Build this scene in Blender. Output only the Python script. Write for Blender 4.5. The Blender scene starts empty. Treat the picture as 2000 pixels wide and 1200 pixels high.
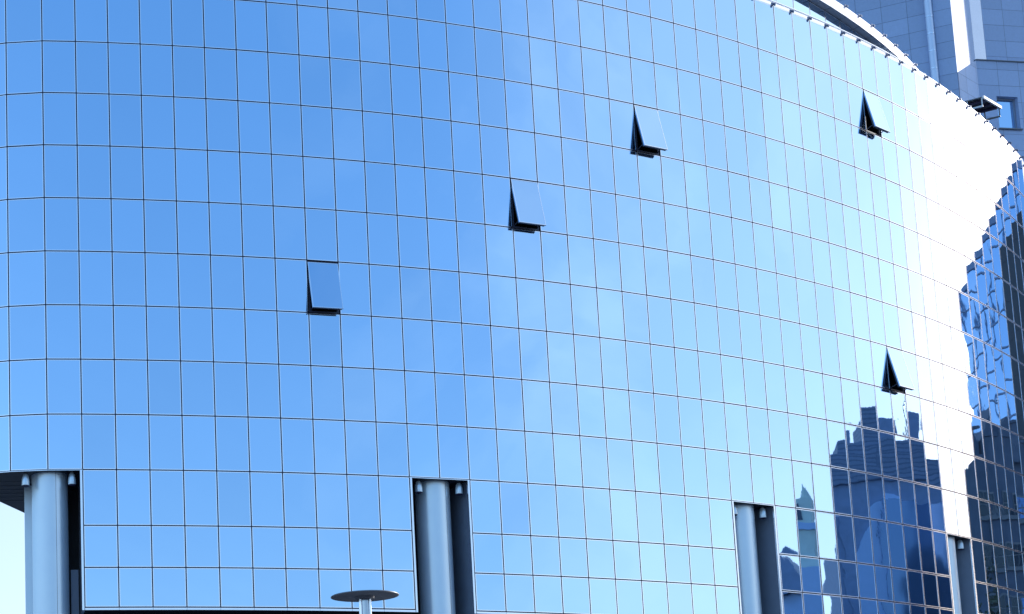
import bpy, bmesh, math, random
from mathutils import Vector, Matrix
R = math.radians
random.seed(7)
S = bpy.context.scene
COL = S.collection
EYE = 1.7

# ------------------------------------------------------------------ camera
cam = bpy.data.cameras.new('camera')
cam.sensor_width = 36.0
cam.lens = 3087.73 / 2000 * 36
cam.shift_x, cam.shift_y = 0.35936, 0.31399
cam.clip_start, cam.clip_end = 0.1, 6000
camo = bpy.data.objects.new('camera', cam)
COL.objects.link(camo)
camo.matrix_world = (Matrix.Translation((0, 0, EYE)) @ Matrix.Rotation(math.pi / 2 + 0.1411727, 4, 'X')
                     @ Matrix.Rotation(-0.0222397, 4, 'Z'))
S.camera = camo

# ------------------------------------------------------------------ light
SUN_AZ, SUN_EL = 61.0, 17.0           # degrees, azimuth clockwise from +Y
SKY_STRENGTH = 0.15
S.view_settings.view_transform = 'Standard'
S.view_settings.look = 'None'
S.view_settings.gamma = 1.0
S.view_settings.exposure = 0.56

w = bpy.data.worlds.new('World')
S.world = w
w.use_nodes = True
nt = w.node_tree
nt.nodes.clear()
def N(tree, t, **k):
    n = tree.nodes.new(t)
    for a, b in k.items():
        setattr(n, a, b)
    return n
wo = N(nt, 'ShaderNodeOutputWorld')
bg = N(nt, 'ShaderNodeBackground')
sky = N(nt, 'ShaderNodeTexSky', sky_type='NISHITA', sun_disc=False)
sky.sun_elevation = R(SUN_EL)
sky.sun_rotation = R(SUN_AZ)
sky.altitude = 100
sky.air_density = 1.0
sky.dust_density = 1.0
sky.ozone_density = 2.5
tint = N(nt, 'ShaderNodeMix', data_type='RGBA', blend_type='MULTIPLY')
tint.inputs[0].default_value = 1.0
tint.inputs[7].default_value = (0.88, 0.74, 0.62, 1)
nt.links.new(sky.outputs[0], tint.inputs[6])
# constant blue added over the whole sky to flatten its gradient and blue the shade
veil = N(nt, 'ShaderNodeMix', data_type='RGBA', blend_type='ADD')
veil.inputs[0].default_value = 1.0
veil.inputs[7].default_value = (0.27, 1.1, 2.6, 1)
nt.links.new(tint.outputs[2], veil.inputs[6])
# thin clouds drifting over the sky
tc = N(nt, 'ShaderNodeTexCoord')
mp = N(nt, 'ShaderNodeMapping')
mp.inputs['Scale'].default_value = (1.0, 1.0, 1.3)
cn = N(nt, 'ShaderNodeTexNoise')
cn.inputs['Scale'].default_value = 3.4
cn.inputs['Detail'].default_value = 6
cn.inputs['Roughness'].default_value = 0.55
cn.inputs['Distortion'].default_value = 0.5
cr = N(nt, 'ShaderNodeValToRGB')
cr.color_ramp.elements[0].position = 0.46
cr.color_ramp.elements[0].color = (0, 0, 0, 1)
cr.color_ramp.elements[1].position = 0.74
cr.color_ramp.elements[1].color = (0.42, 0.42, 0.42, 1)
# clouds only stand in the eastern half of the sky
dp = N(nt, 'ShaderNodeVectorMath', operation='DOT_PRODUCT')
dp.inputs[1].default_value = (math.sin(R(95)), math.cos(R(95)), 0.0)
mr = N(nt, 'ShaderNodeMapRange')
mr.inputs[1].default_value, mr.inputs[2].default_value = 0.42, 0.85
mm = N(nt, 'ShaderNodeMath', operation='MULTIPLY')
cl = N(nt, 'ShaderNodeMix', data_type='RGBA', blend_type='LIGHTEN')
cl.inputs[7].default_value = (5.7, 6.3, 6.7, 1)
L = nt.links.new
L(tc.outputs['Generated'], mp.inputs['Vector'])
L(mp.outputs[0], cn.inputs['Vector'])
L(cn.outputs['Fac'], cr.inputs[0])
L(tc.outputs['Generated'], dp.inputs[0])
L(dp.outputs['Value'], mr.inputs[0])
L(cr.outputs[0], mm.inputs[0])
L(mr.outputs[0], mm.inputs[1])
# brighter cirrus veil high in the east
dv = N(nt, 'ShaderNodeVectorMath', operation='DOT_PRODUCT')
dv.inputs[1].default_value = (math.sin(R(70)) * math.cos(R(44)), math.cos(R(70)) * math.cos(R(44)), math.sin(R(44)))
mv = N(nt, 'ShaderNodeMapRange', interpolation_type='SMOOTHSTEP')
mv.inputs[1].default_value, mv.inputs[2].default_value = 0.90, 0.99
mv.inputs[3].default_value, mv.inputs[4].default_value = 0.0, 0.85
ma = N(nt, 'ShaderNodeMath', operation='ADD', use_clamp=True)
L(tc.outputs['Generated'], dv.inputs[0])
L(dv.outputs['Value'], mv.inputs[0])
L(mm.outputs[0], ma.inputs[0])
L(mv.outputs[0], ma.inputs[1])
# broad thin veil in the east
de = N(nt, 'ShaderNodeVectorMath', operation='DOT_PRODUCT')
de.inputs[1].default_value = (math.sin(R(91)) * math.cos(R(20)), math.cos(R(91)) * math.cos(R(20)), math.sin(R(20)))
me_ = N(nt, 'ShaderNodeMapRange', interpolation_type='SMOOTHSTEP')
me_.inputs[1].default_value, me_.inputs[2].default_value = 0.74, 1.0
me_.inputs[3].default_value, me_.inputs[4].default_value = 0.0, 0.31
L(tc.outputs['Generated'], de.inputs[0])
L(de.outputs['Value'], me_.inputs[0])
mb2 = N(nt, 'ShaderNodeMath', operation='ADD', use_clamp=True)
L(ma.outputs[0], mb2.inputs[0])
L(me_.outputs[0], mb2.inputs[1])
# pale haze low in the north
dh = N(nt, 'ShaderNodeVectorMath', operation='DOT_PRODUCT')
dh.inputs[1].default_value = (math.sin(R(20)), math.cos(R(20)), 0.0)
mh = N(nt, 'ShaderNodeMapRange', interpolation_type='SMOOTHSTEP')
mh.inputs[1].default_value, mh.inputs[2].default_value = 0.60, 0.95
mh.inputs[3].default_value, mh.inputs[4].default_value = 0.0, 0.36
ma2 = N(nt, 'ShaderNodeMath', operation='ADD', use_clamp=True)
L(tc.outputs['Generated'], dh.inputs[0])
L(dh.outputs['Value'], mh.inputs[0])
L(mh.outputs[0], ma2.inputs[0])
L(mb2.outputs[0], ma2.inputs[1])
L(ma2.outputs[0], cl.inputs[0])
L(veil.outputs[2], cl.inputs[6])
L(cl.outputs[2], bg.inputs[0])
bg.inputs[1].default_value = SKY_STRENGTH
L(bg.outputs[0], wo.inputs[0])

sl = bpy.data.lights.new('sun', 'SUN')
sl.energy = 4.5
sl.angle = R(0.5)
sl.color = (1.0, 0.98, 0.95)
so = bpy.data.objects.new('sun', sl)
COL.objects.link(so)
sd = Vector((math.sin(R(SUN_AZ)) * math.cos(R(SUN_EL)), math.cos(R(SUN_AZ)) * math.cos(R(SUN_EL)), math.sin(R(SUN_EL))))
so.rotation_euler = (-sd).to_track_quat('-Z', 'Y').to_euler()
so.location = (60, 20, 80)

# ------------------------------------------------------------------ helpers
def tag(o, label=None, cat=None, group=None, kind=None):
    if label: o['label'] = label
    if cat: o['category'] = cat
    if group: o['group'] = group
    if kind: o['kind'] = kind
    return o

def empty(name, loc, label, cat, group=None):
    o = bpy.data.objects.new(name, None)
    COL.objects.link(o)
    o.location = loc
    o.empty_display_size = 0.3
    return tag(o, label, cat, group)

class MB:
    """collects shapes in world coordinates"""
    def __init__(self):
        self.v, self.f, self.m, self.s, self.uv = [], [], [], [], []
        self.tone, self.tones = 1.0, []
    def poly(self, pts, mat=0, smooth=False, uv=None):
        b = len(self.v)
        self.v += [tuple(p) for p in pts]
        self.f.append(tuple(range(b, b + len(pts))))
        self.m.append(mat); self.s.append(smooth); self.uv.append(uv); self.tones.append(self.tone)
    def mesh(self, vs, fs, mat=0, smooth=False):
        b = len(self.v)
        self.v += [tuple(p) for p in vs]
        for f in fs:
            self.f.append(tuple(b + i for i in f))
            self.m.append(mat); self.s.append(smooth); self.uv.append(None); self.tones.append(self.tone)
    def box(self, o, x, y, z, mat=0):
        """o = centre, x y z = half-extent vectors"""
        o, x, y, z = Vector(o), Vector(x), Vector(y), Vector(z)
        vs = [o + sx * x + sy * y + sz * z for sz in (-1, 1) for sy in (-1, 1) for sx in (-1, 1)]
        fs = [(0, 2, 3, 1), (4, 5, 7, 6), (0, 1, 5, 4), (2, 6, 7, 3), (0, 4, 6, 2), (1, 3, 7, 5)]
        if x.cross(y).dot(z) < 0:
            fs = [tuple(reversed(f)) for f in fs]
        self.mesh(vs, fs, mat)
    def bar(self, a, b, wx, wy, up=(0, 0, 1), mat=0):
        a, b = Vector(a), Vector(b)
        d = (b - a); l = d.length; d.normalize()
        up = Vector(up)
        if abs(d.dot(up)) > 0.99: up = Vector((1, 0, 0))
        sx = d.cross(up).normalized(); sy = sx.cross(d).normalized()
        self.box((a + b) / 2, d * l / 2, sx * wx / 2, sy * wy / 2, mat)
    def tube(self, a, b, ra, rb=None, n=16, mat=0, cap=True, smooth=True):
        rb = ra if rb is None else rb
        a, b = Vector(a), Vector(b)
        d = (b - a).normalized()
        up = Vector((0, 0, 1)) if abs(d.z) < 0.9 else Vector((1, 0, 0))
        sx = d.cross(up).normalized(); sy = d.cross(sx).normalized()
        vs, fs = [], []
        for p, r in ((a, ra), (b, rb)):
            for i in range(n):
                t = 2 * math.pi * i / n
                vs.append(p + sx * math.cos(t) * r + sy * math.sin(t) * r)
        for i in range(n):
            j = (i + 1) % n
            fs.append((i, i + n, j + n, j))
        self.mesh(vs, fs, mat, smooth)
        if cap:
            self.mesh(vs[:n], [tuple(range(n))], mat)
            self.mesh(vs[n:], [tuple(reversed(range(n)))], mat)
    def lathe(self, o, prof, n=48, mat=0):
        o = Vector(o); vs, fs = [], []
        for r, z in prof:
            for i in range(n):
                t = 2 * math.pi * i / n
                vs.append(o + Vector((math.cos(t) * r, math.sin(t) * r, z)))
        for k in range(len(prof) - 1):
            for i in range(n):
                j = (i + 1) % n
                fs.append((k * n + i, k * n + j, (k + 1) * n + j, (k + 1) * n + i))
        self.mesh(vs, fs, mat, True)
    def prism(self, pts, z0, z1, mat=0, wall_uv=True):
        """pts counter-clockwise seen from above; walls get metre UVs"""
        n = len(pts); run = 0
        for i in range(n):
            a, b = pts[i], pts[(i + 1) % n]
            l = math.hypot(b[0] - a[0], b[1] - a[1])
            self.poly([(a[0], a[1], z0), (b[0], b[1], z0), (b[0], b[1], z1), (a[0], a[1], z1)], mat,
                      uv=[(run, z0), (run + l, z0), (run + l, z1), (run, z1)])
            run += l
        self.poly([(p[0], p[1], z1) for p in pts], mat)
        self.poly([(p[0], p[1], z0) for p in reversed(pts)], mat)
    def build(self, name, mats, parent=None):
        me = bpy.data.meshes.new(name)
        og = Vector(parent.matrix_basis.translation) if parent is not None and parent.parent is None else Vector((0, 0, 0))
        if parent is not None and parent.parent is not None:
            og = Vector(parent.parent.matrix_basis.translation) + Vector(parent.matrix_basis.translation)
        # own origin: centre of the mesh's base
        xs = [v[0] for v in self.v]; ys = [v[1] for v in self.v]; zs = [v[2] for v in self.v]
        c = Vector(((min(xs) + max(xs)) / 2, (min(ys) + max(ys)) / 2, min(zs)))
        me.from_pydata([Vector(v) - c for v in self.v], [], self.f)
        ul = me.uv_layers.new(name='UVMap')
        for p, m, s, uv in zip(me.polygons, self.m, self.s, self.uv):
            p.material_index = m
            p.use_smooth = s
            if uv:
                for li, q in zip(p.loop_indices, uv):
                    ul.data[li].uv = q
        at = me.attributes.new('tone', 'FLOAT', 'FACE')
        at.data.foreach_set('value', self.tones)
        for m in (mats if isinstance(mats, (list, tuple)) else [mats]):
            me.materials.append(m)
        me.update()
        o = bpy.data.objects.new(name, me)
        COL.objects.link(o)
        o.location = c - og
        if parent is not None:
            o.parent = parent
        return o

def mat(name, col, rough=0.6, metal=0.0, noise=0.0, nscale=3.0, bump=0.0, bscale=20.0):
    m = bpy.data.materials.new(name)
    m.use_nodes = True
    t = m.node_tree
    b = t.nodes['Principled BSDF']
    b.inputs['Roughness'].default_value = rough
    b.inputs['Metallic'].default_value = metal
    b.inputs['Base Color'].default_value = (*col, 1)
    if noise or bump:
        g = N(t, 'ShaderNodeNewGeometry')
        n = N(t, 'ShaderNodeTexNoise')
        n.inputs['Scale'].default_value = nscale
        n.inputs['Detail'].default_value = 6
        t.links.new(g.outputs['Position'], n.inputs['Vector'])
    if noise:
        mx = N(t, 'ShaderNodeMix', data_type='RGBA', blend_type='MIX')
        mx.inputs[6].default_value = (*[c * (1 - noise) for c in col], 1)
        mx.inputs[7].default_value = (*[min(1, c * (1 + noise)) for c in col], 1)
        t.links.new(n.outputs['Fac'], mx.inputs[0])
        t.links.new(mx.outputs[2], b.inputs['Base Color'])
    if bump:
        n2 = N(t, 'ShaderNodeTexNoise')
        n2.inputs['Scale'].default_value = bscale
        n2.inputs['Detail'].default_value = 3
        t.links.new(g.outputs['Position'], n2.inputs['Vector'])
        bp = N(t, 'ShaderNodeBump')
        bp.inputs['Strength'].default_value = 1.0
        bp.inputs['Distance'].default_value = bump
        t.links.new(n2.outputs['Fac'], bp.inputs['Height'])
        t.links.new(bp.outputs[0], b.inputs['Normal'])
    return m

def tile_mat(name, col, joint, tw, th, gap=0.012, var=0.08, rough=0.55, speck=0.15):
    """square-laid stone slabs in metre UVs"""
    m = bpy.data.materials.new(name)
    m.use_nodes = True
    t = m.node_tree
    b = t.nodes['Principled BSDF']
    b.inputs['Roughness'].default_value = rough
    uv = N(t, 'ShaderNodeUVMap', uv_map='UVMap')
    br = N(t, 'ShaderNodeTexBrick', offset=0.0, squash=1.0)
    br.inputs['Scale'].default_value = 1.0
    br.inputs['Brick Width'].default_value = tw
    br.inputs['Row Height'].default_value = th
    br.inputs['Mortar Size'].default_value = gap
    br.inputs['Mortar Smooth'].default_value = 0.1
    br.inputs['Color1'].default_value = (*[c * (1 - var) for c in col], 1)
    br.inputs['Color2'].default_value = (*[c * (1 + var) for c in col], 1)
    br.inputs['Mortar'].default_value = (*joint, 1)
    t.links.new(uv.outputs[0], br.inputs['Vector'])
    g = N(t, 'ShaderNodeNewGeometry')
    n = N(t, 'ShaderNodeTexNoise')
    n.inputs['Scale'].default_value = 6.0
    n.inputs['Detail'].default_value = 8
    n.inputs['Roughness'].default_value = 0.75
    t.links.new(g.outputs['Position'], n.inputs['Vector'])
    mr_ = N(t, 'ShaderNodeMapRange')
    mr_.inputs[3].default_value, mr_.inputs[4].default_value = 1 - speck, 1 + speck
    t.links.new(n.outputs['Fac'], mr_.inputs[0])
    mx = N(t, 'ShaderNodeMix', data_type='RGBA', blend_type='MULTIPLY')
    mx.inputs[0].default_value = 1
    t.links.new(br.outputs['Color'], mx.inputs[6])
    t.links.new(mr_.outputs[0], mx.inputs[7])
    t.links.new(mx.outputs[2], b.inputs['Base Color'])
    bp = N(t, 'ShaderNodeBump', invert=True)
    bp.inputs['Distance'].default_value = 0.01
    t.links.new(br.outputs['Fac'], bp.inputs['Height'])
    t.links.new(bp.outputs[0], b.inputs['Normal'])
    return m

M = {}
M['glass'] = mat('mirror_glass', (0.50, 0.70, 0.90), 0.012, 1.0, noise=0.02, nscale=0.35, bump=0.0004, bscale=1.6)
def sheet_tone(m):          # coating differs slightly from sheet to sheet
    t = m.node_tree
    b = t.nodes['Principled BSDF']
    src = b.inputs['Base Color'].links[0].from_socket
    a = N(t, 'ShaderNodeAttribute', attribute_name='tone')
    x = N(t, 'ShaderNodeMix', data_type='RGBA', blend_type='MULTIPLY')
    x.inputs[0].default_value = 1.0
    t.links.new(src, x.inputs[6])
    t.links.new(a.outputs['Fac'], x.inputs[7])
    t.links.new(x.outputs[2], b.inputs['Base Color'])
sheet_tone(M['glass'])
M['alu'] = mat('aluminium', (0.88, 0.91, 0.99), 0.2, 1.0, noise=0.05)
M['dark'] = mat('dark_gasket', (0.032, 0.022, 0.07), 0.6)
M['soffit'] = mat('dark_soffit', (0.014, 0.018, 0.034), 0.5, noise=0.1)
M['pillar'] = mat('painted_steel_cladding', (0.74, 0.88, 1.0), 0.38, 0.6, noise=0.06, nscale=1.2, bump=0.002, bscale=2.5)
M['panel'] = mat('grey_cladding', (0.28, 0.33, 0.42), 0.45, 0.3, noise=0.1)
M['white'] = mat('white_metal', (0.80, 0.81, 0.82), 0.4, 0.0, noise=0.03)
M['steel'] = mat('grey_steel', (0.16, 0.17, 0.19), 0.4, 0.6, noise=0.1)
M['lampgrey'] = mat('lamp_grey', (0.19, 0.20, 0.22), 0.42, 0.2, noise=0.08, nscale=8)
M['lampglass'] = mat('lamp_lens', (0.45, 0.50, 0.56), 0.08, 0.85, noise=0.15, nscale=5)
M['roof'] = mat('roof_membrane', (0.22, 0.22, 0.23), 0.8, noise=0.1)
M['concrete'] = mat('concrete', (0.32, 0.32, 0.33), 0.8, noise=0.15)
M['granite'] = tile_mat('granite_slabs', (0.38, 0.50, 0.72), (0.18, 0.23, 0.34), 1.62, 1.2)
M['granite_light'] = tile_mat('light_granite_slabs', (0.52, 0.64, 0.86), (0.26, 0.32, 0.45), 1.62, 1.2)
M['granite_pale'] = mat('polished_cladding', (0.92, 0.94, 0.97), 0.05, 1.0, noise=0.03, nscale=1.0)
M['strip'] = mat('satin_cladding', (0.50, 0.56, 0.66), 0.12, 0.9, noise=0.05, nscale=1.0)
M['clampgrey'] = mat('clamp_grey', (0.16, 0.20, 0.30), 0.45, 0.3)
M['sash'] = mat('dark_sash', (0.05, 0.06, 0.10), 0.45, 0.0)
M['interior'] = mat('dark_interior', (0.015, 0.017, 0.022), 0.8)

# ------------------------------------------------------------------ ground
g = MB()
g.poly([(-1500, -1500, 0), (1500, -1500, 0), (1500, 1500, 0), (-1500, 1500, 0)])
gm = tile_mat('paving', (0.09, 0.095, 0.11), (0.05, 0.05, 0.06), 0.6, 0.6, gap=0.006)
go = g.build('ground', gm)
for p in go.data.polygons:
    for li in p.loop_indices:
        v = go.data.vertices[go.data.loops[li].vertex_index].co
        go.data.uv_layers[0].data[li].uv = (v.x, v.y)
tag(go, kind='structure')

# ------------------------------------------------------------------ the curved glass office building
COLS = [[-4.102, 48.662], [-2.913, 48.576], [-1.825, 48.663], [-0.759, 48.784], [0.3, 48.922], [1.365, 49.078], [2.431, 49.252], [3.499, 49.443], [4.565, 49.652], [5.631, 49.878], [6.69, 50.12], [7.752, 50.381], [8.811, 50.66], [9.864, 50.958], [10.915, 51.274], [11.96, 51.608], [13.0, 51.961], [14.036, 52.332], [15.065, 52.72], [16.089, 53.126], [17.105, 53.548], [18.115, 53.985], [19.117, 54.439], [20.114, 54.909], [21.105, 55.396], [22.09, 55.9], [23.063, 56.418], [24.027, 56.951], [24.982, 57.499], [25.927, 58.062], [26.864, 58.638], [27.792, 59.229], [28.708, 59.832], [29.612, 60.448], [30.505, 61.076], [31.387, 61.719], [32.26, 62.377], [33.121, 63.048], [33.969, 63.732], [34.804, 64.428], [35.627, 65.136], [36.439, 65.855], [37.243, 66.587], [38.039, 67.33], [38.826, 68.086], [39.6, 68.852], [40.362, 69.626], [41.112, 70.413], [41.851, 71.212], [42.58, 72.023]]
P = {i: Vector((c[0], c[1], 0)) for i, c in enumerate(COLS)}
CC, CR = Vector((-9.546, 116.955, 0)), 68.75
for i in range(50, 58):
    a = R(math.degrees(math.atan2(P[49].y - CC.y, P[49].x - CC.x)) + 0.905 * (i - 49))
    P[i] = CC + Vector((math.cos(a), math.sin(a), 0)) * CR
P[-1] = Vector((-5.26, 48.94, 0))
P[-2] = Vector((-6.02, 49.78, 0))
I0, I1 = -2, 57
Z = {r: z for r, z in zip(range(-3, 12), [33.766, 31.72, 29.924, 28.129, 26.332, 24.531, 22.73, 20.93, 19.13, 17.33, 15.527, 13.726, 11.931, 10.588, 9.326])}
OPENINGS = ((-3, 2), (12, 14), (24, 26), (36, 38), (48, 50))      # panel gaps below row 8
def is_open(i, r):
    return r >= 8 and any(a <= i < b for a, b in OPENINGS)
OPENSASH = {(9, 4), (16, 2), (21, 0), (33, -2), (33, 4)}

bld = empty('office_building', (20, 60, 0), 'curved office building clad in blue mirror glass panels with five windows tilted open', 'building')

def frame_of(i):
    a, b = P[i], P[i + 1]
    t = (b - a); l = t.length; t.normalize()
    n = Vector((t.y, -t.x, 0))
    return a, t, n, l

UP = Vector((0, 0, 1))
GAP, TRIM, DEPTH = 0.018, 0.028, 0.045
def pane_into(mb, i, r, ztop=None, zbot=None, rot=0.0, push=0.0, wob=1.0, base=None):
    """one glass panel with its aluminium edge; rot hinges it about its top edge"""
    a, t, n, l = base if base else frame_of(i)
    z1 = Z[r] if ztop is None else ztop
    z0 = Z[r + 1] if zbot is None else zbot
    wdt, hgt = l - 2 * GAP, (z1 - z0) - 2 * GAP
    # tiny setting errors of each sheet
    tx, tz = random.gauss(0, 0.0021) * wob, random.gauss(0, 0.0019) * wob
    amp = random.gauss(0, 0.00045) * wob
    amp2, ph1, ph2 = random.uniform(0.00008, 0.00026) * wob, random.uniform(0, 6.28), random.uniform(0, 6.28)
    c, s = math.cos(rot), math.sin(rot)
    o = a + t * (l / 2) + UP * (z1 - GAP)
    def pt(x, d, h):          # x along, d outward, h downward from the top edge
        d2 = d + tx * x + tz * (h - hgt / 2)
        return o + t * x + n * (push + d2 * c + h * s) + UP * (-h * c + d2 * s)
    nx, ny = 6, 9
    mb.tone = 1 + random.gauss(0, 0.022)
    x0, x1, h0, h1 = -wdt / 2 + TRIM, wdt / 2 - TRIM, TRIM, hgt - TRIM
    vs, fs = [], []
    for q in range(ny + 1):
        for p in range(nx + 1):
            u, v = p / nx, q / ny
            d = amp * 16 * u * (1 - u) * v * (1 - v) + amp2 * (math.sin(6 * u + 4 * v + ph1) + math.sin(9 * v - 3 * u + ph2))
            vs.append(pt(x0 + (x1 - x0) * u, d - 0.004, h0 + (h1 - h0) * v))
    for q in range(ny):
        for p in range(nx):
            k = q * (nx + 1) + p
            fs.append((k, k + nx + 1, k + nx + 2, k + 1))
    mb.mesh(vs, fs, 0, True)
    X0, X1, H0, H1 = -wdt / 2, wdt / 2, 0.0, hgt
    outer = [(X0, H0), (X0, H1), (X1, H1), (X1, H0)]
    inner = [(x0, h0), (x0, h1), (x1, h1), (x1, h0)]
    for k in range(4):
        j = (k + 1) % 4
        (ax, ah), (bx, bh), (cx_, ch), (dx, dh) = outer[k], outer[j], inner[j], inner[k]
        mb.poly([pt(ax, 0, ah), pt(bx, 0, bh), pt(cx_, 0, ch), pt(dx, 0, dh)], 1)
        mb.poly([pt(dx, 0, dh), pt(cx_, 0, ch), pt(cx_, -0.006, ch), pt(dx, -0.006, dh)], 1)
        mb.poly([pt(bx, 0, bh), pt(ax, 0, ah), pt(ax, -DEPTH, ah), pt(bx, -DEPTH, bh)], 1)
    return pt, wdt, hgt

# which panels the photo shows, and which of them show largest
def in_view(q):
    m = camo.matrix_world.inverted() @ q
    if m.z > -1: return None
    k = cam.lens / cam.sensor_width
    u = 0.5 + k * m.x / -m.z - cam.shift_x
    v = 0.3 + k * m.y / -m.z - cam.shift_y
    return u, v
panes = []
for i in range(I0, I1):
    for r in range(-3, 11):
        if is_open(i, r) or (i, r) in OPENSASH: continue
        a, b = P[i], P[i + 1]
        pts = [in_view(q + UP * zz) for q, zz in ((a, Z[r]), (b, Z[r]), (b, Z[r + 1]), (a, Z[r + 1]))]
        area = 0
        cu = sum(p[0] for p in pts) / 4; cv = sum(p[1] for p in pts) / 4
        for k in range(4):
            p, q = pts[k], pts[(k + 1) % 4]
            area += (min(1, max(0, p[0])) * min(.6, max(0, q[1])) - min(1, max(0, q[0])) * min(.6, max(0, p[1]))) / 2
        if not (0 <= cu <= 1 and 0 <= cv <= 0.6): area *= 0.3
        nrm = frame_of(i)[2]
        if nrm.dot(a) > 0: area = 0
        panes.append((abs(area), i, r))
panes.sort(reverse=True)
for k, (ar, i, r) in enumerate(panes[:99]):
    mb = MB()
    pane_into(mb, i, r)
    mb.build('glass_panel', [M['glass'], M['alu']], bld)
mb = MB()
for ar, i, r in panes[99:]:
    pane_into(mb, i, r, wob=1.0)
tag(mb.build('glass_panel', [M['glass'], M['alu']], bld), kind='stuff')

# dark structure behind the joints of the panels
def offs(i, d):
    """point behind column i by d along the mean inward normal"""
    if i <= I0: n = frame_of(I0)[2]
    elif i >= I1: n = frame_of(I1 - 1)[2]
    else: n = (frame_of(i - 1)[2] + frame_of(i)[2]).normalized()
    return P[i] - n * d
mb = MB()
for i in range(I0, I1):
    a, b = offs(i, 0.055), offs(i + 1, 0.055)
    solid = [r for r in range(-3, 11) if not is_open(i, r) and (i, r) not in OPENSASH]
    run = []
    for r in solid:
        if run and run[-1][1] == r: run[-1][1] = r + 1
        else: run.append([r, r + 1])
    for r0, r1 in run:
        z1, z0 = Z[r0], Z[r1] - (0.085 if r1 == 11 else 0)
        mb.poly([a + UP * z0, b + UP * z0, b + UP * z1, a + UP * z1])
mb.build('backing_frame', M['dark'], bld)

# ------- open top-hung windows
for k, (i, r) in enumerate(sorted(OPENSASH)):
    a, t, n, l = frame_of(i)
    z1, z0 = Z[r], Z[r + 1]
    ang = {(9, 4): 12.5, (16, 2): 12.5, (21, 0): 13, (33, -2): 12.5, (33, 4): 13}[(i, r)]
    win = MB()
    # reveal: dark box with a grey inner frame
    c = a + t * (l / 2) + UP * ((z0 + z1) / 2)
    hw, hh = l / 2, (z1 - z0) / 2
    dpt = 0.9
    for sx in (-1, 1):
        s_ = c + t * (sx * (hw - 0.01))
        q = [s_ - UP * hh - n * 0.02, s_ - n * dpt - UP * hh, s_ - n * dpt + UP * hh, s_ + UP * hh - n * 0.02]
        win.poly(q if sx > 0 else list(reversed(q)))
    for sz in (-1, 1):
        s_ = c + UP * (sz * (hh - 0.012))
        q = [s_ - t * hw - n * 0.02, s_ + t * hw - n * 0.02, s_ + t * hw - n * dpt, s_ - t * hw - n * dpt]
        win.poly(q if sz < 0 else list(reversed(q)))
    win.poly([c - n * dpt + t * hw - UP * hh, c - n * dpt - t * hw - UP * hh, c - n * dpt - t * hw + UP * hh, c - n * dpt + t * hw + UP * hh])
    wo_ = win.build('awning_window', M['interior'], bld)
    wo_['label'] = 'window tilted open with its dark reveal showing'
    fr = MB()
    for sx in (-1, 1):
        s_ = c + t * (sx * (hw - 0.05)) - n * 0.07
        fr.box(s_, t * 0.035, n * 0.035, UP * (hh - 0.02))
    for sz in (-1, 1):
        fr.box(c + UP * (sz * (hh - 0.05)) - n * 0.07, t * (hw - 0.086), n * 0.033, UP * 0.03)
    fr.build('frame', M['sash'], wo_)
    sg = MB()
    pt, wdt, hgt = pane_into(sg, i, r, ztop=z1 - (0.05 if i == 9 else 0.015), rot=R(ang), push=0.012)
    sg.build('glass', [M['glass'], M['alu']], wo_)
    sf = MB()
    for sx in (-1, 1):
        A_, B_ = pt(sx * (wdt / 2 - 0.045), -0.085, 0.02), pt(sx * (wdt / 2 - 0.045), -0.085, hgt - 0.02)
        sf.bar(A_, B_, 0.05, 0.066, up=pt(0, 1, 0) - pt(0, 0, 0))
    for h in (0.045, hgt - 0.045):
        sf.bar(pt(-wdt / 2 + 0.072, -0.084, h), pt(wdt / 2 - 0.072, -0.084, h), 0.05, 0.062, up=pt(0, 1, 0) - pt(0, 0, 0))
    sf.poly([pt(wdt / 2 - .02, -0.045, .02), pt(wdt / 2 - .02, -0.045, hgt - .02), pt(-wdt / 2 + .02, -0.045, hgt - .02), pt(-wdt / 2 + .02, -0.045, .02)])
    sf.build('sash', M['sash'], wo_)
    for sx in (-1, 1):
        st = MB()
        st.bar(pt(sx * (wdt / 2 - 0.1), -0.12, hgt * 0.9), c + t * (sx * (hw - 0.1)) - UP * (hh * 0.90) - n * 0.08, 0.03, 0.02)
        st.build('stay', M['sash'], wo_)

# ------- parapet: upstand, tube rail and a clamp over each joint
def ribbon(mb, i0, i1, d0, z0, d1, z1, mat=0, smooth=False):
    for i in range(i0, i1):
        mb.poly([offs(i, d0) + UP * z0, offs(i + 1, d0) + UP * z0, offs(i + 1, d1) + UP * z1, offs(i, d1) + UP * z1], mat, smooth)
ZT = Z[-3]
mb = MB()
ribbon(mb, I0, I1, 0.0, ZT - 0.012, 0.0, ZT + 0.03)
ribbon(mb, I0, I1, 0.0, ZT + 0.03, 0.16, ZT + 0.05)
ribbon(mb, I0, I1, 0.16, ZT + 0.05, 0.22, ZT + 0.32)
ribbon(mb, I0, I1, 0.22, ZT + 0.32, 0.50, ZT + 0.32)
ribbon(mb, I0, I1, 0.50, ZT + 0.32, 0.50, ZT - 0.5)
mb.build('parapet', M['alu'], bld)
mb = MB()
for i in range(I0, I1):
    mb.tube(offs(i, 0.24) + UP * (ZT + 0.38), offs(i + 1, 0.24) + UP * (ZT + 0.38), 0.045, n=8, cap=False)
mb.build('rail', M['alu'], bld)
cl0 = None
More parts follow.
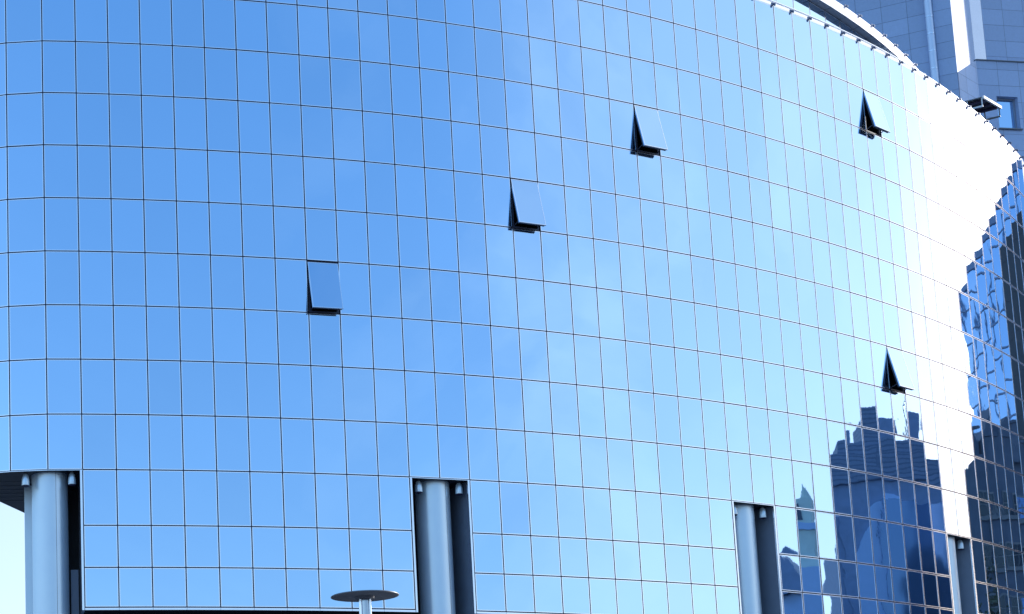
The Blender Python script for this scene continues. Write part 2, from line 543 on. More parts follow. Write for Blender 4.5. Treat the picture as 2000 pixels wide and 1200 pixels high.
for i in range(14, 52):
    n = (frame_of(i - 1)[2] + frame_of(i)[2]).normalized(); t = Vector((-n.y, n.x, 0))
    if cl0 is None:
        c = MB()
        c.box((0, 0, 0.02), (0.04, 0, 0), (0, 0.08, 0), (0, 0, 0.02))
        c.box((0, -0.07, -0.01), (0.022, 0, 0), (0, 0.03, 0), (0, 0, 0.045))
        c.box((0, 0.05, 0.08), (0.022, 0, 0), (0, 0.03, 0), (0, 0, 0.05))
        c.tube((-0.06, -0.03, 0.05), (0.06, -0.03, 0.05), 0.019, n=10)
        o = c.build('clamp', M['clampgrey'], None); cl0 = o
    else:
        o = cl0.copy(); COL.objects.link(o)
    o.parent = bld
    o.location = P[i] + n * 0.015 + UP * (ZT - 0.03) - bld.location
    o.rotation_euler = (0, 0, math.atan2(t.y, t.x))

# ------- main roof, core and rear
chain_in = [offs(i, 0.45) for i in range(I0, I1 + 1)]
rear = [Vector((42, 94, 0)), Vector((9.6, 92, 0))]
mb = MB()
mb.poly([(p.x, p.y, ZT - 0.35) for p in chain_in] + [(p.x, p.y, ZT - 0.35) for p in rear])
mb.build('roof', M['roof'], bld)
mb = MB()
seq = [offs(I1, 0.1), rear[0], rear[1], P[-2] + Vector((0.01, 0.05, 0))]
for a, b in zip(seq[:-1], seq[1:]):
    mb.poly([a + UP * (Z[8]), b + UP * (Z[8]), b + UP * ZT, a + UP * ZT])
mb.build('rear_wall', M['granite'], bld)

# ------- underside at row 8 and the ground storey set back under it
ZS = Z[8]
def inner(i, d): return offs(i, d)
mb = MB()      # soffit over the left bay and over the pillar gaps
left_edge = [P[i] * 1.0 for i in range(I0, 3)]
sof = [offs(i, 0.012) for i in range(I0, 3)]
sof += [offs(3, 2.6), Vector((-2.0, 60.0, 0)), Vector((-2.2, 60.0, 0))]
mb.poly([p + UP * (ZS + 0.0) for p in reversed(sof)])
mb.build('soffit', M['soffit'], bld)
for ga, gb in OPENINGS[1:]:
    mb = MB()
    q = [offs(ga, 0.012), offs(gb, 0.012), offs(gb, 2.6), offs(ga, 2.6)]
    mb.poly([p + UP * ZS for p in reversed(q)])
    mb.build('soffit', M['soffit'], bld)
mb = MB()      # thin joints between the soffit boards of the left bay
for k in range(6):
    y = 49.9 + 0.55 * k
    mb.box((-3.9, y + 0.25, ZS - 0.006), (0.9, 0.04, 0), (0, 0.012, 0), (0, 0, 0.004))
mb.build('soffit_joint', M['steel'], bld)

ZB = Z[11]
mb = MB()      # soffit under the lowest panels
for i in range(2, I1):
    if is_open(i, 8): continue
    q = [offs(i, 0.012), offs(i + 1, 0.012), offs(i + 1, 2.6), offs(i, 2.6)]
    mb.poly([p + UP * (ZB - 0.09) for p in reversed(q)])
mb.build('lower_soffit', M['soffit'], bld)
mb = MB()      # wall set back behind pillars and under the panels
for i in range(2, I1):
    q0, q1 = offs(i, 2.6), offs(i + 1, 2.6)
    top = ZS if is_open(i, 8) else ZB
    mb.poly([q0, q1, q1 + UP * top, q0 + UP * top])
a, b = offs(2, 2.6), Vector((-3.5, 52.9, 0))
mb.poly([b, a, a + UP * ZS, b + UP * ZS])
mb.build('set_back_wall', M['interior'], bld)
for ga, gb in ((0, 2),) + OPENINGS[1:]:      # glass strips in the dark recesses
    mb = MB()
    n = frame_of(gb - 1)[2]; t = frame_of(gb - 1)[1]
    base = offs(gb, 2.3) - t * 0.35
    if ga == 0: base = offs(2, 1.6) - t * 0.22
    for z0, z1, w_ in ((0.2, 5.0, .16), (5.2, 8.2, .16), (8.4, 10.8, .12)):
        mb.box(base + UP * ((z0 + z1) / 2), t * w_, n * 0.02, UP * (z1 - z0) / 2)
    mb.build('recess_glazing', M['panel'], bld)
for ga, gb in OPENINGS[1:]:
    mb = MB()  # cheeks of the gap
    for c_, s in ((ga, 1), (gb, -1)):
        n = frame_of(ga)[2]; t = frame_of(ga)[1]
        a = offs(c_, 0.03); b = offs(c_, 2.6)
        q = [a + UP * (ZB - .09), b + UP * (ZB - .09), b + UP * ZS, a + UP * ZS]
        mb.poly(q if s < 0 else list(reversed(q)))
    mb.build('gap_cheek', M['panel'], bld)
a, b = offs(2, 0.03), offs(2, 2.6)
mb = MB()
mb.poly(list(reversed([b + UP * (ZB - .09), a + UP * (ZB - .09), a + UP * ZS, b + UP * ZS])))
mb.build('gap_cheek', M['panel'], bld)

mb = MB()      # pale edge trim round the openings and along the lowest row
def vtrim(i, t, n, s):
    mb.box(P[i] + t * (s * 0.05) + UP * ((ZB - 0.09 + ZS - 0.02) / 2) - n * 0.02, t * 0.034, n * 0.03, UP * ((ZS - 0.02 - ZB + 0.09) / 2))
for ga, gb in OPENINGS:
    if gb <= 50 and gb < I1: vtrim(gb, frame_of(gb - 1)[1], frame_of(gb - 1)[2], -1)
    if ga > 0: vtrim(ga, frame_of(ga)[1], frame_of(ga)[2], 1)
for i in range(2, I1):
    if is_open(i, 8): continue
    a, t, n, l = frame_of(i)
    mb.box(a + t * l / 2 + UP * (ZB - 0.055) - n * 0.02, t * (l / 2 - 0.004), n * 0.03, UP * 0.034)
for i in range(I0, I1):
    if is_open(i, 8):
        a, t, n, l = frame_of(i)
        mb.box(a + t * l / 2 + UP * (ZS - 0.012) - n * 0.025, t * (l / 2 - 0.003), n * 0.022, UP * 0.010)
mb.build('edge_trim', M['alu'], bld)

mb = MB()      # end of the pale cross wall beside the first pillar
mb.box((-3.66, 55.0, ZS / 2 - 0.01), (0.16, 0, 0), (0, 4.4, 0), (0, 0, ZS / 2 - 0.012))
o = mb.build('cross_wall', M['pillar'], bld)

# ------- pillars
for pi_ in (1, 13, 25, 37, 49):
    n = (frame_of(pi_ - 1)[2] + frame_of(pi_)[2]).normalized(); t = Vector((-n.y, n.x, 0))
    rad = 0.575
    cpos = P[pi_] - n * 0.84 + t * {1: 0.0, 13: 0.12}.get(pi_, 0.08)
    mb = MB()
    mb.tube(cpos, cpos + UP * (ZS - 0.002), rad, n=64, cap=False)
    po = mb.build('pillar', M['pillar'], bld)
    sm = MB()
    for aa in (-0.5, 1.1, 2.7):
        dn = (n * math.cos(aa + 0.9) + t * math.sin(aa + 0.9))
        tt = Vector((-dn.y, dn.x, 0))
        sm.box(cpos + dn * (rad - 0.003) + UP * (ZS / 2), dn * 0.005, tt * 0.006, UP * (ZS / 2 - 0.02))
    sm.build('seam', M['steel'], po)
    # two spotlights under the soffit beside the pillar
    for s in (-1, 1) if pi_ < 49 else ():
        q = cpos + t * (s * 0.735) + n * 0.5
        sp = empty('spotlight', q + UP * (ZS - 0.45),
                   {1: 'leftmost column in the open corner', 13: 'column in the middle gap of the facade', 25: 'column in the gap right of centre',
                    37: 'narrow rightmost column'}.get(pi_, 'hidden column'), 'spotlight', 'spotlights under the soffit beside the columns')
        sp['label'] = 'grey bullet spotlight %s the %s' % ('left of' if s < 0 else 'right of', sp['label'])
        h = MB()
        h.lathe(q + UP * (ZS - 0.42), [(0.118, 0.0), (0.122, 0.02), (0.118, 0.2), (0.09, 0.33), (0.04, 0.385)], n=24)
        h.build('housing', M['pillar'], sp)
        h = MB()
        h.lathe(q + UP * (ZS - 0.42), [(0.0, 0.02), (0.116, 0.01)], n=24)
        h.tube(q + UP * (ZS - 0.45), q + UP * (ZS - 0.42), 0.10, 0.12, n=24)
        h.build('lens', M['dark'], sp)
        h = MB()
        h.tube(q + UP * (ZS - 0.06), q + UP * ZS, 0.05, n=16)
        h.build('bracket', M['steel'], sp)

# ------- set-back top storey, concentric with the facade
def circ(rad, a):
    return CC + Vector((math.cos(a), math.sin(a), 0)) * rad
A0, A1, AS = R(-82), R(-34), R(1.2)
NA = int(round((A1 - A0) / AS))
RG, RF = CR - 4.06, CR - 3.72
ZU0, ZU1, ZU2 = ZT - 0.3, 37.0 + EYE, 37.45 + EYE
mb = MB()
ups = MB()
for k in range(NA):
    a, b = circ(RG, A0 + AS * k), circ(RG, A0 + AS * (k + 1))
    t = (b - a); l = t.length; t.normalize(); n = Vector((t.y, -t.x, 0))
    for zt, zb in ((ZU1 - 0.01, ZU1 - 1.8), (ZU1 - 1.8, ZU1 - 3.6), (ZU1 - 3.6, ZU0)):
        pane_into(mb, 0, 0, zt, zb, base=(a, t, n, l))
    ups.poly([a - n * .055 + UP * ZU0, b - n * .055 + UP * ZU0, b - n * .055 + UP * ZU1, a - n * .055 + UP * ZU1])
tag(mb.build('top_storey_panel', [M['glass'], M['alu']], bld), kind='stuff')
ups.build('top_storey_backing', M['dark'], bld)
mb = MB(); fa = MB(); rf = MB(); jm = MB()
for k in range(NA):
    a0, a1 = A0 + AS * k, A0 + AS * (k + 1)
    mb.poly([circ(RF, a0) + UP * ZU1, circ(RG - .1, a0) + UP * ZU1, circ(RG - .1, a1) + UP * ZU1, circ(RF, a1) + UP * ZU1])
    p, q = circ(RF, a0), circ(RF, a1)
    t = (q - p).normalized()
    p2, q2 = p + t * 0.01, q - t * 0.01
    fa.poly([p2 + UP * (ZU1 - .02), q2 + UP * (ZU1 - .02), q2 + UP * ZU2, p2 + UP * ZU2])
    fa.poly([p2 + UP * ZU2, q2 + UP * ZU2, circ(RF - .3, a1) + UP * (ZU2 + .03), circ(RF - .3, a0) + UP * (ZU2 + .03)])
    jm.box(circ((RF + RG) / 2 - 0.05, a0) + UP * (ZU1 - 0.004), (circ(1, a0) - CC) * 0.16, Vector((-math.sin(a0), math.cos(a0), 0)) * 0.012, UP * 0.003)
mb.build('eave_soffit', M['panel'], bld)
jm.build('eave_joint', M['steel'], bld)
fa.build('fascia', M['alu'], bld)
mb = MB()
mb.poly([circ(RF - .3, A0 + AS * k) + UP * (ZU2 + .03) for k in range(NA + 1)] + [Vector((34, 88, ZU2 + .03)), Vector((-4, 88, ZU2 + .03))])
mb.build('top_storey_roof', M['roof'], bld)
for k in range(14, NA):
    a0 = A0 + AS * k
    o = cl0.copy(); COL.objects.link(o)
    o.name = 'fascia_clamp'
    o.parent = bld
    o.location = circ(RF + .01, a0) + UP * (ZU2 - 0.03) - bld.location
    o.rotation_euler = (0, 0, a0 + math.pi / 2)

# ------------------------------------------------------------------ granite tower behind
def dirz(az): return Vector((math.sin(R(az)), math.cos(R(az)), 0))
Q1 = Vector((57.2, 103.2, 0))
Q2 = Vector((59.576, 105.052, 0))
Q3 = Vector((60.672, 105.586, 0))
LEDGE = 55.83
tw = empty('granite_tower', (62, 112, 0), 'tall grey granite slab tower rising behind the glass roofline', 'building')
QL = Q1 + dirz(-64) * 40
mb = MB()      # the wing with the drainpipe
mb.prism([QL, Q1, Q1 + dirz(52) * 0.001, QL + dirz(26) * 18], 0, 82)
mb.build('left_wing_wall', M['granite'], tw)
mb = MB()      # polished return wall that mirrors the bright sky
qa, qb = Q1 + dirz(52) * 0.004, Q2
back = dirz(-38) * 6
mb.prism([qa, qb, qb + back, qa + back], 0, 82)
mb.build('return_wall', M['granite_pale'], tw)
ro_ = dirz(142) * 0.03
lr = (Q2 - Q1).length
mb = MB()      # slab sheet added over the mirror wall; slanted top cuts off the bright reflection
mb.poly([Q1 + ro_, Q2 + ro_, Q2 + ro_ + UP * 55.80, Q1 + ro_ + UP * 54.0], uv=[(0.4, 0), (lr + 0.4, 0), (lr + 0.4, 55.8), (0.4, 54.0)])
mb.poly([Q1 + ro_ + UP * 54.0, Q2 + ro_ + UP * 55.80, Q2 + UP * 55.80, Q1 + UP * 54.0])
mb.build('reflection_cutoff_sheet', M['granite_light'], tw)
QR = Q2 + dirz(82) * 10
def wallquad(mb, o, d, s0, s1, z0, z1, out, mat=0):
    a, b = o + d * s0 + out, o + d * s1 + out
    mb.poly([a + UP * z0, b + UP * z0, b + UP * z1, a + UP * z1], mat, uv=[(s0, z0), (s1, z0), (s1, z1), (s0, z1)])
d3 = dirz(82); n3 = dirz(172)
W0, W1_, WZ0, WZ1 = 1.34, 2.96, 50.80, 53.21
mb = MB()      # right wing below the ledge, with a window hole
O0 = Vector((0, 0, 0))
wallquad(mb, Q2, d3, 0, 10, 0, WZ0, O0)
wallquad(mb, Q2, d3, 0, W0, WZ0, WZ1, O0)
wallquad(mb, Q2, d3, W1_, 10, WZ0, WZ1, O0)
wallquad(mb, Q2, d3, 0, 10, WZ1, LEDGE, O0)
qback = [Q2, QR, QR - n3 * 3, Q2 - n3 * 3]
mb.poly([p + UP * LEDGE for p in qback])
mb.poly([QR, QR - n3 * 3, QR - n3 * 3 + UP * LEDGE, QR + UP * LEDGE])
mb.build('right_wing_wall', M['granite'], tw)
mb = MB()
mb.bar(Q2 + n3 * 0.04 + UP * (LEDGE + 0.03), QR + n3 * 0.04 + UP * (LEDGE + 0.03), 0.10, 0.06)
mb.build('ledge', M['steel'], tw)
mb = MB()      # upper wall set back above the ledge
wallquad(mb, Q2, dirz(64), 0, 1.22, LEDGE - 1, 82, O0)
mb.build('recess_wall', M['strip'], tw)
mb = MB()
wallquad(mb, Q3, d3, 0, 4.6, LEDGE - 1, 82, O0)
mb.poly([Q3 + d3 * 4.6 + UP * (LEDGE - 1), Q3 + d3 * 4.6 - n3 * 10 + UP * (LEDGE - 1), Q3 + d3 * 4.6 - n3 * 10 + UP * 82, Q3 + d3 * 4.6 + UP * 82])
mb.build('upper_wall', M['granite'], tw)
# window
wc = Q2 + d3 * ((W0 + W1_) / 2) + UP * ((WZ0 + WZ1) / 2)
hw, hh = (W1_ - W0) / 2, (WZ1 - WZ0) / 2
rv = MB()
dd = 0.42
for sx in (-1, 1):
    s_ = wc + d3 * (sx * hw)
    q = [s_ - UP * hh, s_ - n3 * dd - UP * hh, s_ - n3 * dd + UP * hh, s_ + UP * hh]
    rv.poly(q if sx > 0 else list(reversed(q)))
for sz in (-1, 1):
    s_ = wc + UP * (sz * hh)
    q = [s_ - d3 * hw, s_ + d3 * hw, s_ + d3 * hw - n3 * dd, s_ - d3 * hw - n3 * dd]
    rv.poly(q if sz < 0 else list(reversed(q)))
rvo = rv.build('window', M['granite'], tw)
fr = MB()
for sx in (-1, 1):
    fr.box(wc + d3 * (sx * (hw - 0.05)) - n3 * (dd - 0.05), d3 * 0.05, n3 * 0.05, UP * (hh - 0.002))
for sz in (-1, 1):
    fr.box(wc + UP * (sz * (hh - 0.06)) - n3 * (dd - 0.05), d3 * (hw - 0.102), n3 * 0.047, UP * 0.055)
fr.build('frame', M['panel'], rvo)
fr = MB()
fr.poly([wc - n3 * (dd - 0.02) - d3 * hw - UP * hh, wc - n3 * (dd - 0.02) + d3 * hw - UP * hh, wc - n3 * (dd - 0.02) + d3 * hw + UP * hh, wc - n3 * (dd - 0.02) - d3 * hw + UP * hh])
fr.build('pane', M['glass'], rvo)
fr = MB()
fr.box(wc - UP * (hh + 0.045) + n3 * 0.05, d3 * (hw + 0.08), n3 * 0.10, UP * 0.04)
fr.build('sill', M['steel'], rvo)
# drainpipe on the left wing
n1 = dirz(206)
dpb = Q1 + dirz(-64) * 1.42 + n1 * 0.32
mb = MB()
mb.tube(dpb + UP * 30, dpb + UP * 82, 0.235, n=24, cap=False)
dpo = mb.build('drainpipe', mat('pale_zinc', (0.70, 0.80, 0.96), 0.35, 0.35, noise=0.06), tw)
mb = MB()
for k in range(30):
    z_ = 44.2 + 1.28 * k
    mb.tube(dpb + UP * z_, dpb + UP * (z_ + 0.05), 0.25, n=24)
mb.build('pipe_collar', M['alu'], dpo)

# ------------------------------------------------------------------ roof platform behind the parapet
PZ = 35.5 + EYE
pA, pB, pD = Vector((41.34, 72.66, PZ)), Vector((42.85, 73.85, PZ)), Vector((39.2, 74.15, PZ))
ax, ay = (pB - pA), (pD - pA)
pl = empty('roof_platform', (pA.x, pA.y, ZT - 0.35), 'small dark steel platform with white edge standing on the glass building roof', 'platform')
mb = MB()
cc = pA + ax / 2 + ay / 2
mb.box(cc + UP * 0.03, ax / 2, ay / 2, UP * 0.02)
for k in range(9):
    mb.bar(pA + ay * (0.06 + 0.11 * k) + UP * 0.002, pB + ay * (0.06 + 0.11 * k) + UP * 0.002, 0.05, 0.04)
mb.build('deck', M['steel'], pl)
for k in (0.18, 0.5, 0.82):
    mb = MB()
    mb.bar(pA + ax * k - UP * 0.06, pA + ax * k + ay - UP * 0.06, 0.14, 0.12)
    mb.build('beam', M['dark'], pl)
mb = MB()
axn, ayn = ax.normalized(), ay.normalized()
mb.bar(pA - ayn * 0.05 + UP * 0.02, pB - ayn * 0.05 + UP * 0.02, 0.08, 0.14)
mb.build('edge_bar', M['white'], pl)
for q, nm in ((pA + axn * 0.03, 0), (pB - axn * 0.03, 1)):
    mb = MB()
    dn = 0.42
    mb.bar(q - UP * dn, q + ay - UP * dn, 0.06, 0.07)
    for k in range(5):
        mb.bar(q + ay * (k / 4.0) * 0.98 + ayn * 0.03 - UP * (dn - .036), q + ay * (k / 4.0) * 0.98 + ayn * 0.03 - UP * 0.002, 0.045, 0.045)
    mb.build('guard_frame', M['white'] if nm == 0 else M['steel'], pl)
for k in (0.35, 0.8):
    mb = MB()
    q = pB + ay * k - axn * 0.2
    mb.bar(Vector((q.x, q.y, ZT - 0.35)), q - UP * 0.005, 0.11, 0.11)
    mb.build('post', M['white'], pl)

# ------------------------------------------------------------------ street lamp in front
lx, ly, lz = 2.8013, 19.7538, 3.1467 + EYE
lamp = empty('street_lamp', (lx, ly, 0), 'street lamp with a flat grey disc hat over a glass column', 'street lamp')
o0 = Vector((lx, ly, lz))
mb = MB()
mb.lathe(o0, [(0.0, 0.0), (0.40, 0.0), (0.428, 0.006), (0.43, 0.014), (0.42, 0.022), (0.2, 0.055), (0.0, 0.075)], n=96)
mb.build('disc_hat', M['lampgrey'], lamp)
mb = MB()
mb.lathe(o0, [(0.128, -0.001), (0.124, -0.022), (0.108, -0.034), (0.0, -0.035)], n=48)
mb.build('collar', M['steel'], lamp)
for k in range(4):
    mb = MB()
    a = R(85 + 90 * k)
    q = o0 + Vector((math.cos(a), math.sin(a), 0)) * 0.20
    mb.tube(q - UP * 0.008, q - UP * 0.0005, 0.009, n=10)
    mb.build('bolt', M['alu'], lamp)
mb = MB()
mb.tube(o0 - UP * 0.9, o0 - UP * 0.001, 0.07, n=32)
mb.build('lens', M['lampglass'], lamp)
for k in range(4):
    a = R(40 + 90 * k)
    mb = MB()
    q = o0 + Vector((math.cos(a), math.sin(a), 0)) * 0.085
    mb.tube(q - UP * 0.92, q - UP * 0.001, 0.014, n=12)
    mb.build('rod', M['alu'], lamp)
mb = MB()
mb.tube(Vector((lx, ly, 0)), o0 - UP * 0.92, 0.085, n=32)
mb.tube(o0 - UP * 0.92, o0 - UP * 0.86, 0.105, n=32)
mb.build('pole', M['lampgrey'], lamp)

# ------------------------------------------------------------------ buildings across the street (seen in the mirror glass)
M['bglass'] = mat('blue_mirror_glass', (0.52, 0.70, 0.92), 0.02, 1.0)
M['navy'] = tile_mat('dark_stone', (0.055, 0.06, 0.07), (0.03, 0.03, 0.035), 2.4, 3.2, gap=0.03)
M['slate'] = mat('slate_cladding', (0.25, 0.32, 0.46), 0.6, noise=0.2, nscale=1.5)
M['band'] = tile_mat('ribbed_band', (0.21, 0.26, 0.36), (0.15, 0.19, 0.27), 6.0, 0.42, gap=0.08)
M['drum'] = mat('blue_grey_render', (0.46, 0.62, 0.86), 0.55, noise=0.05)
M['oldwall'] = mat('old_plaster', (0.13, 0.15, 0.19), 0.85, noise=0.3, nscale=0.8)
M['tan'] = mat('tan_stone', (0.74, 0.80, 0.68), 0.8, noise=0.2, nscale=1.0)

# B: glass tower with a lower dark wing
bt = empty('glass_tower', (112, 104, 0), 'blue gridded glass tower mirrored at the far right edge of the facade', 'building')
BA, BB = Vector((85.5, 102.9, 0)), Vector((124.7, 96.64, 0))
bd = (BB - BA).normalized(); bn = Vector((bd.y, -bd.x, 0)); bl = (BB - BA).length
ZBT = 53.7
mb = MB()
mb.prism([BA, BB, BB - bn * 9.5, BA - bn * 9.5], 0, ZBT)
mb.build('glass_wall', M['bglass'], bt)
mb = MB()
k = 0
s = 0.0
while s < bl:
    mb.box(BA + bd * s + bn * 0.03 + UP * ZBT / 2, bd * 0.05, bn * 0.05, UP * (ZBT / 2 - .1))
    s += 1.9
for k in range(1, 18):
    mb.box(BA + bd * bl / 2 + bn * 0.028 + UP * (k * 3.0 + 0.6), bd * (bl / 2 + .03), bn * 0.05, UP * 0.07)
mb.build('mullion_grid', M['slate'], bt)
mb = MB()
mb.prism([BA + bn * .15 - bd * .1, BB + bn * .15 + bd * .1, BB - bn * 9.6 + bd * .1, BA - bn * 9.6 - bd * .1], ZBT - 0.1, ZBT + 0.55)
mb.build('roof_edge', M['slate'], bt)
mb = MB()
q = BA + bd * 0.0 + bn * 0.06
mb.prism([q + bn * 1.2 - bd * .2, q + bn * 1.2 + bd * 13.2, q + bd * 13.2, q - bd * .2], 0, 49.5)
mb.build('dark_wing', M['navy'], bt)

# A: dark office block with roof plant
ob = empty('office_block', (124, 66, 0), 'dark blue office block with a rooftop dish, mirrored left of the rightmost column', 'building')
AA, AB = Vector((115.2, 52.3, 0)), Vector((120.4, 80.2, 0))
ad = (AB - AA).normalized(); an = Vector((-ad.y, ad.x, 0)); al = (AB - AA).length
def ablock(name, s0, s1, f0, f1, z0, z1, m):
    mb = MB()
    a, b = AA + ad * s0 + an * f0, AA + ad * s1 + an * f0
    c, d = AA + ad * s1 + an * f1, AA + ad * s0 + an * f1
    mb.prism([b, a, d, c] if (b - a).cross(d - a).z < 0 else [a, b, c, d], z0, z1)
    return mb.build(name, m, ob)
ablock('body', 1.6, al, 0, -16, 0, 33.6, M['slate'])
ablock('cornice', 1.4, al + .25, 0.3, -16.3, 33.6, 36.3, M['band'])
ablock('annex', 0.1, 1.58, -0.5, -14, 0, 30.6, M['slate'])
ablock('penthouse', 2.6, al - 2.2, -0.5, -12, 36.3, 37.7, M['band'])
ablock('plant_room', 8.6, 13.6, -0.8, -9, 37.7, 40.6, M['band'])
ablock('lift_room', 13.62, 19.0, -1.2, -9, 37.7, 40.0, M['slate'])
ablock('vent_box', 4.6, 6.6, -1.0, -5, 37.7, 39.0, M['slate'])
ablock('chimney', 22.2, 24.0, -0.6, -2.2, 36.3, 40.3, M['slate'])
mb = MB()
dc = AA + ad * 13.5 + an * 0.02
nn = 28
ring = [dc + ad * (10.2 * math.cos(math.pi * k / nn)) + UP * (18 + 14.2 * math.sin(math.pi * k / nn)) for k in range(nn + 1)]
outl = [dc - ad * 10.2, dc + ad * 10.2] + ring
f0 = [p + an * 0.5 for p in outl]
mb.poly(f0 if (f0[1] - f0[0]).cross(f0[2] - f0[0]).dot(an) > 0 else list(reversed(f0)))
for k in range(len(outl)):
    p, q = outl[k], outl[(k + 1) % len(outl)]
    mb.poly([p, q, q + an * .5, p + an * .5])
mb.build('arched_bay', M['drum'], ob)
ablock('glazed_bay', 10.4, al + 0.15, 0.9, -0.1, 0, 31.6, mat('navy_glass', (0.16, 0.25, 0.40), 0.08, 0.6))
mb = MB()
dq = AA + ad * 25.2 - an * 0.6 + UP * 39.4
dax = (Vector((-0.8, -0.6, 0.25))).normalized()
sx = dax.cross(UP).normalized(); sy = sx.cross(dax)
vs, fs = [dq - dax * 0.35], []
for rr, dz in ((0.6, -0.22), (1.15, 0.0)):
    for k in range(20):
        t_ = 2 * math.pi * k / 20
        vs.append(dq + dax * dz + (sx * math.cos(t_) + sy * math.sin(t_) * 1.0) * rr)
for k in range(20):
    j = (k + 1) % 20
    fs += [(0, 1 + k, 1 + j), (1 + k, 21 + k, 21 + j, 1 + j)]
mb.mesh(vs, fs, 0, True)
mb.tube(dq - dax * .3, AA + ad * 25.2 - an * 1.0 + UP * 36.3, 0.1, n=8)
mb.build('satellite_dish', M['slate'], ob)
mb = MB()
aq = AA + ad * 20.0 - an * 1.0
mb.tube(aq + UP * 36.3, aq + UP * 45.0, 0.09, n=8)
mb.tube(aq + UP * 43.0 - ad * 0.7, aq + UP * 43.6 + ad * 0.7, 0.05, n=6)
mb.tube(aq + UP * 44.2 - ad * 0.5, aq + UP * 44.5 + ad * 0.5, 0.05, n=6)
mb.box(aq + UP * 40.6 + ad * 0.5, ad * 0.16, an * 0.1, UP * 1.0)
mb.build('antenna', M['steel'], ob)

# old houses in front of the glass tower
oh = empty('old_house', (92, 87, 0), 'dark old house with gables and chimneys mirrored at the lower right edge', 'building')
def hbox(name, y0, y1, z1, m=None, x0=87.0, x1=98.0, z0=0.0):
    mb = MB(); mb.prism([(x0, y0), (x1, y0), (x1, y1), (x0, y1)], z0, z1)
    return mb.build(name, m or M['oldwall'], oh)
hw_ = hbox('wall', 82.3, 96.5, 29.4)
hbox('tall_wall', 84.0, 91.5, 30.8, x0=86.7)
for y0, y1, zb, zt in ((85.0, 88.2, 30.8, 33.2), (89.0, 91.4, 30.8, 32.4), (91.8, 94.2, 29.0, 31.2)):
    mb = MB()
    ym = (y0 + y1) / 2
    mb.poly([(86.6, y1, zb), (86.6, y0, zb), (86.6, ym, zt)])
    mb.poly([(97, y0, zb), (97, y1, zb), (97, ym, zt)])
    mb.poly([(86.6, y0, zb), (97, y0, zb), (97, ym, zt), (86.6, ym, zt)])
    mb.poly([(97, y1, zb), (86.6, y1, zb), (86.6, ym, zt), (97, ym, zt)])
    mb.build('gable', M['oldwall'], oh)
for y, zt in ((83.4, 31.6), (88.6, 33.8), (93.4, 32.4), (95.6, 31.0)):
    mb = MB(); mb.prism([(88, y - .35), (88.9, y - .35), (88.9, y + .35), (88, y + .35)], 28.5, zt)
    mb.prism([(87.9, y - .45), (89, y - .45), (89, y + .45), (87.9, y + .45)], zt, zt + .2)
    mb.build('chimney', M['oldwall'], oh)
M['pale'] = mat('pale_stone', (0.22, 0.22, 0.22), 0.7, noise=0.15)
M['skyglass'] = mat('window_glass', (0.05, 0.06, 0.07), 0.08, 0.0)
for zf in (25.6, 21.8, 18.0, 14.2):
    for y in (83.3, 86.0, 88.2, 90.2, 92.6, 95.0):
        fx = 86.68 if 84 < y < 91.5 else 86.98
        wm = MB()
        wm.box((fx - 0.02, y, zf), (0.05, 0, 0), (0, 0.5, 0), (0, 0, 0.95))
        wm.box((fx - 0.03, y, zf - 1.05), (0.12, 0, 0), (0, 0.62, 0), (0, 0, 0.09))
        wwo = wm.build('window', M['pale'], oh)
        wm = MB()
        for sy_ in (-1, 1):
            for sz_ in (-1, 1):
                wm.box((fx - 0.08, y + sy_ * 0.22, zf + sz_ * 0.42), (0.015, 0, 0), (0, 0.19, 0), (0, 0, 0.38))
        wm.build('pane', M['bglass'] if (int(y * 7 + zf * 3) % 5 == 0) else M['skyglass'], wwo)

# tan church-like tower and the dark house below it, mirrored left of the office block
ct = empty('stone_turret', (96, 50, 0), 'pale tan stone turret mirrored just right of the column right of centre', 'tower')
def tbox(name, x0, x1, y0, y1, z0, z1, m):
    mb = MB(); mb.prism([(x0, y0), (x1, y0), (x1, y1), (x0, y1)], z0, z1)
    return mb.build(name, m, ct)
tbox('shaft', 94, 96.6, 46.9, 49.5, 0, 25.6, M['tan'])
tbox('cornice', 93.8, 96.8, 46.75, 49.65, 25.6, 26.2, M['drum'])
tbox('belfry', 94.2, 96.4, 47.2, 49.2, 26.2, 28.0, M['tan'])
tbox('dark_louvre', 94.1, 94.19, 47.8, 48.6, 26.5, 27.6, M['oldwall'])
for (x_, y_) in ((94.5, 47.6), (94.5, 48.9)):
    mb = MB()
    mb.tube((x_, y_, 28.0), (x_, y_, 29.2), 0.3, 0.05, n=8)
    mb.build('finial', M['tan'], ct)
lh = empty('town_house', (96, 46, 0), 'dark low town house with a pitched roof mirrored below the tan turret', 'building')
mb = MB()
mb.prism([(93, 41.5), (101, 42), (100.6, 47.0), (93, 47.0)], 0, 20.6)
mb.prism([(92.6, 47.05), (93.9, 47.05), (93.9, 50.4), (92.6, 50.4)], 0, 22.4)
mb.build('wall', M['drum'], lh)
mb = MB()
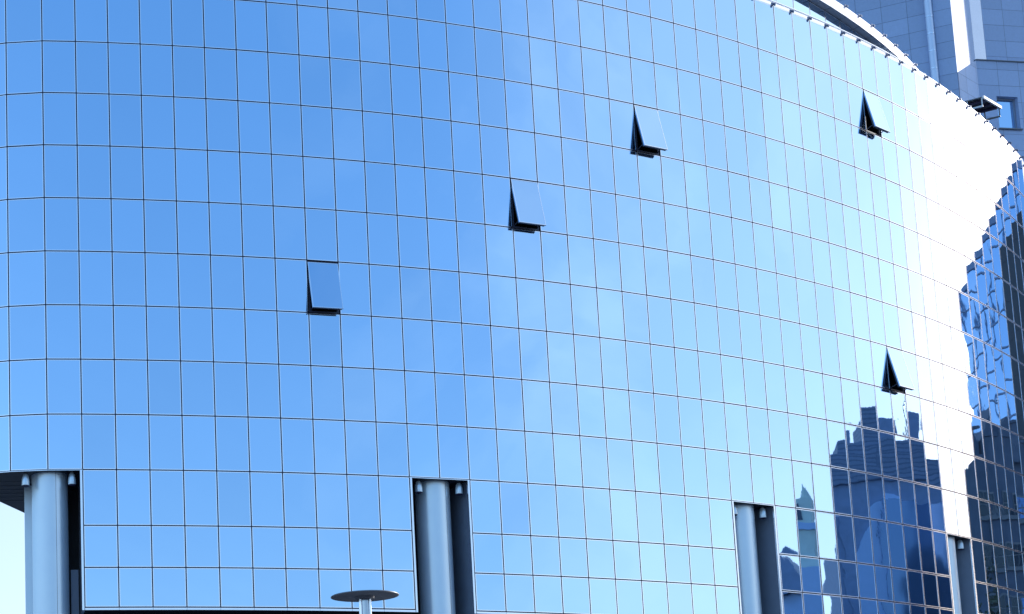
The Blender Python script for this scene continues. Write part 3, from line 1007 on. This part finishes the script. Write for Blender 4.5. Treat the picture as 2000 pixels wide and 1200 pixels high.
r0, r1 = Vector((92.6, 44.5, 24.0)), Vector((101, 44.5, 24.0))
cA, cB, cC, cD = Vector((92.4, 41.3, 20.6)), Vector((101.2, 41.8, 20.6)), Vector((100.8, 47.03, 20.6)), Vector((92.4, 47.03, 20.6))
mb.poly([cA, cB, r1, r0]); mb.poly([cC, cD, r0, r1]); mb.poly([cD, cA, r0]); mb.poly([cB, cC, r1])
mb.build('roof', M['slate'], lh)

# young tree in front of the old house
tr = empty('street_tree', (74, 78.2, 0), 'thin bare tree mirrored beside the rightmost column', 'tree')
mb = MB()
rnd = random.Random(3)
tips = []
def limb(a, d, l, r, lev):
    b = a + d * l
    mb.tube(a, b, r, r * 0.7, n=6, cap=False)
    if lev == 0:
        tips.append(b); return
    for k in range(3):
        nd = (d + Vector((rnd.uniform(-.6, .6), rnd.uniform(-.6, .6), rnd.uniform(-.1, .4)))).normalized()
        limb(b, nd, l * rnd.uniform(.6, .8), r * .62, lev - 1)
limb(Vector((74, 78.2, 0)), UP, 9.5, 0.22, 0)
tips.clear()
for k in range(9):
    zz = 8 + k * 1.0
    dd_ = Vector((rnd.uniform(-1, 1), rnd.uniform(-1, 1), 1.1)).normalized()
    limb(Vector((74, 78.2, zz)), dd_, 1.7, 0.06, 2)
mb.tube((74, 78.2, 9.5), (74.1, 78.3, 18), 0.15, 0.05, n=8)
mb.build('trunk', mat('bark', (0.09, 0.075, 0.06), 0.9, noise=0.3), tr)
mb = MB()
for b in tips:
    for k in range(10):
        p = b + Vector((rnd.gauss(0, .4), rnd.gauss(0, .4), rnd.gauss(0, .4)))
        u = Vector((rnd.uniform(-1, 1), rnd.uniform(-1, 1), rnd.uniform(-1, 1))).normalized() * 0.09
        v = u.cross(Vector((rnd.uniform(-1, 1), rnd.uniform(-1, 1), rnd.uniform(-1, 1)))).normalized() * 0.06
        mb.poly([p - u - v, p + u - v, p + u + v, p - u + v])
mb.build('crown', mat('leaf', (0.10, 0.11, 0.06), 0.7, noise=0.4), tr)
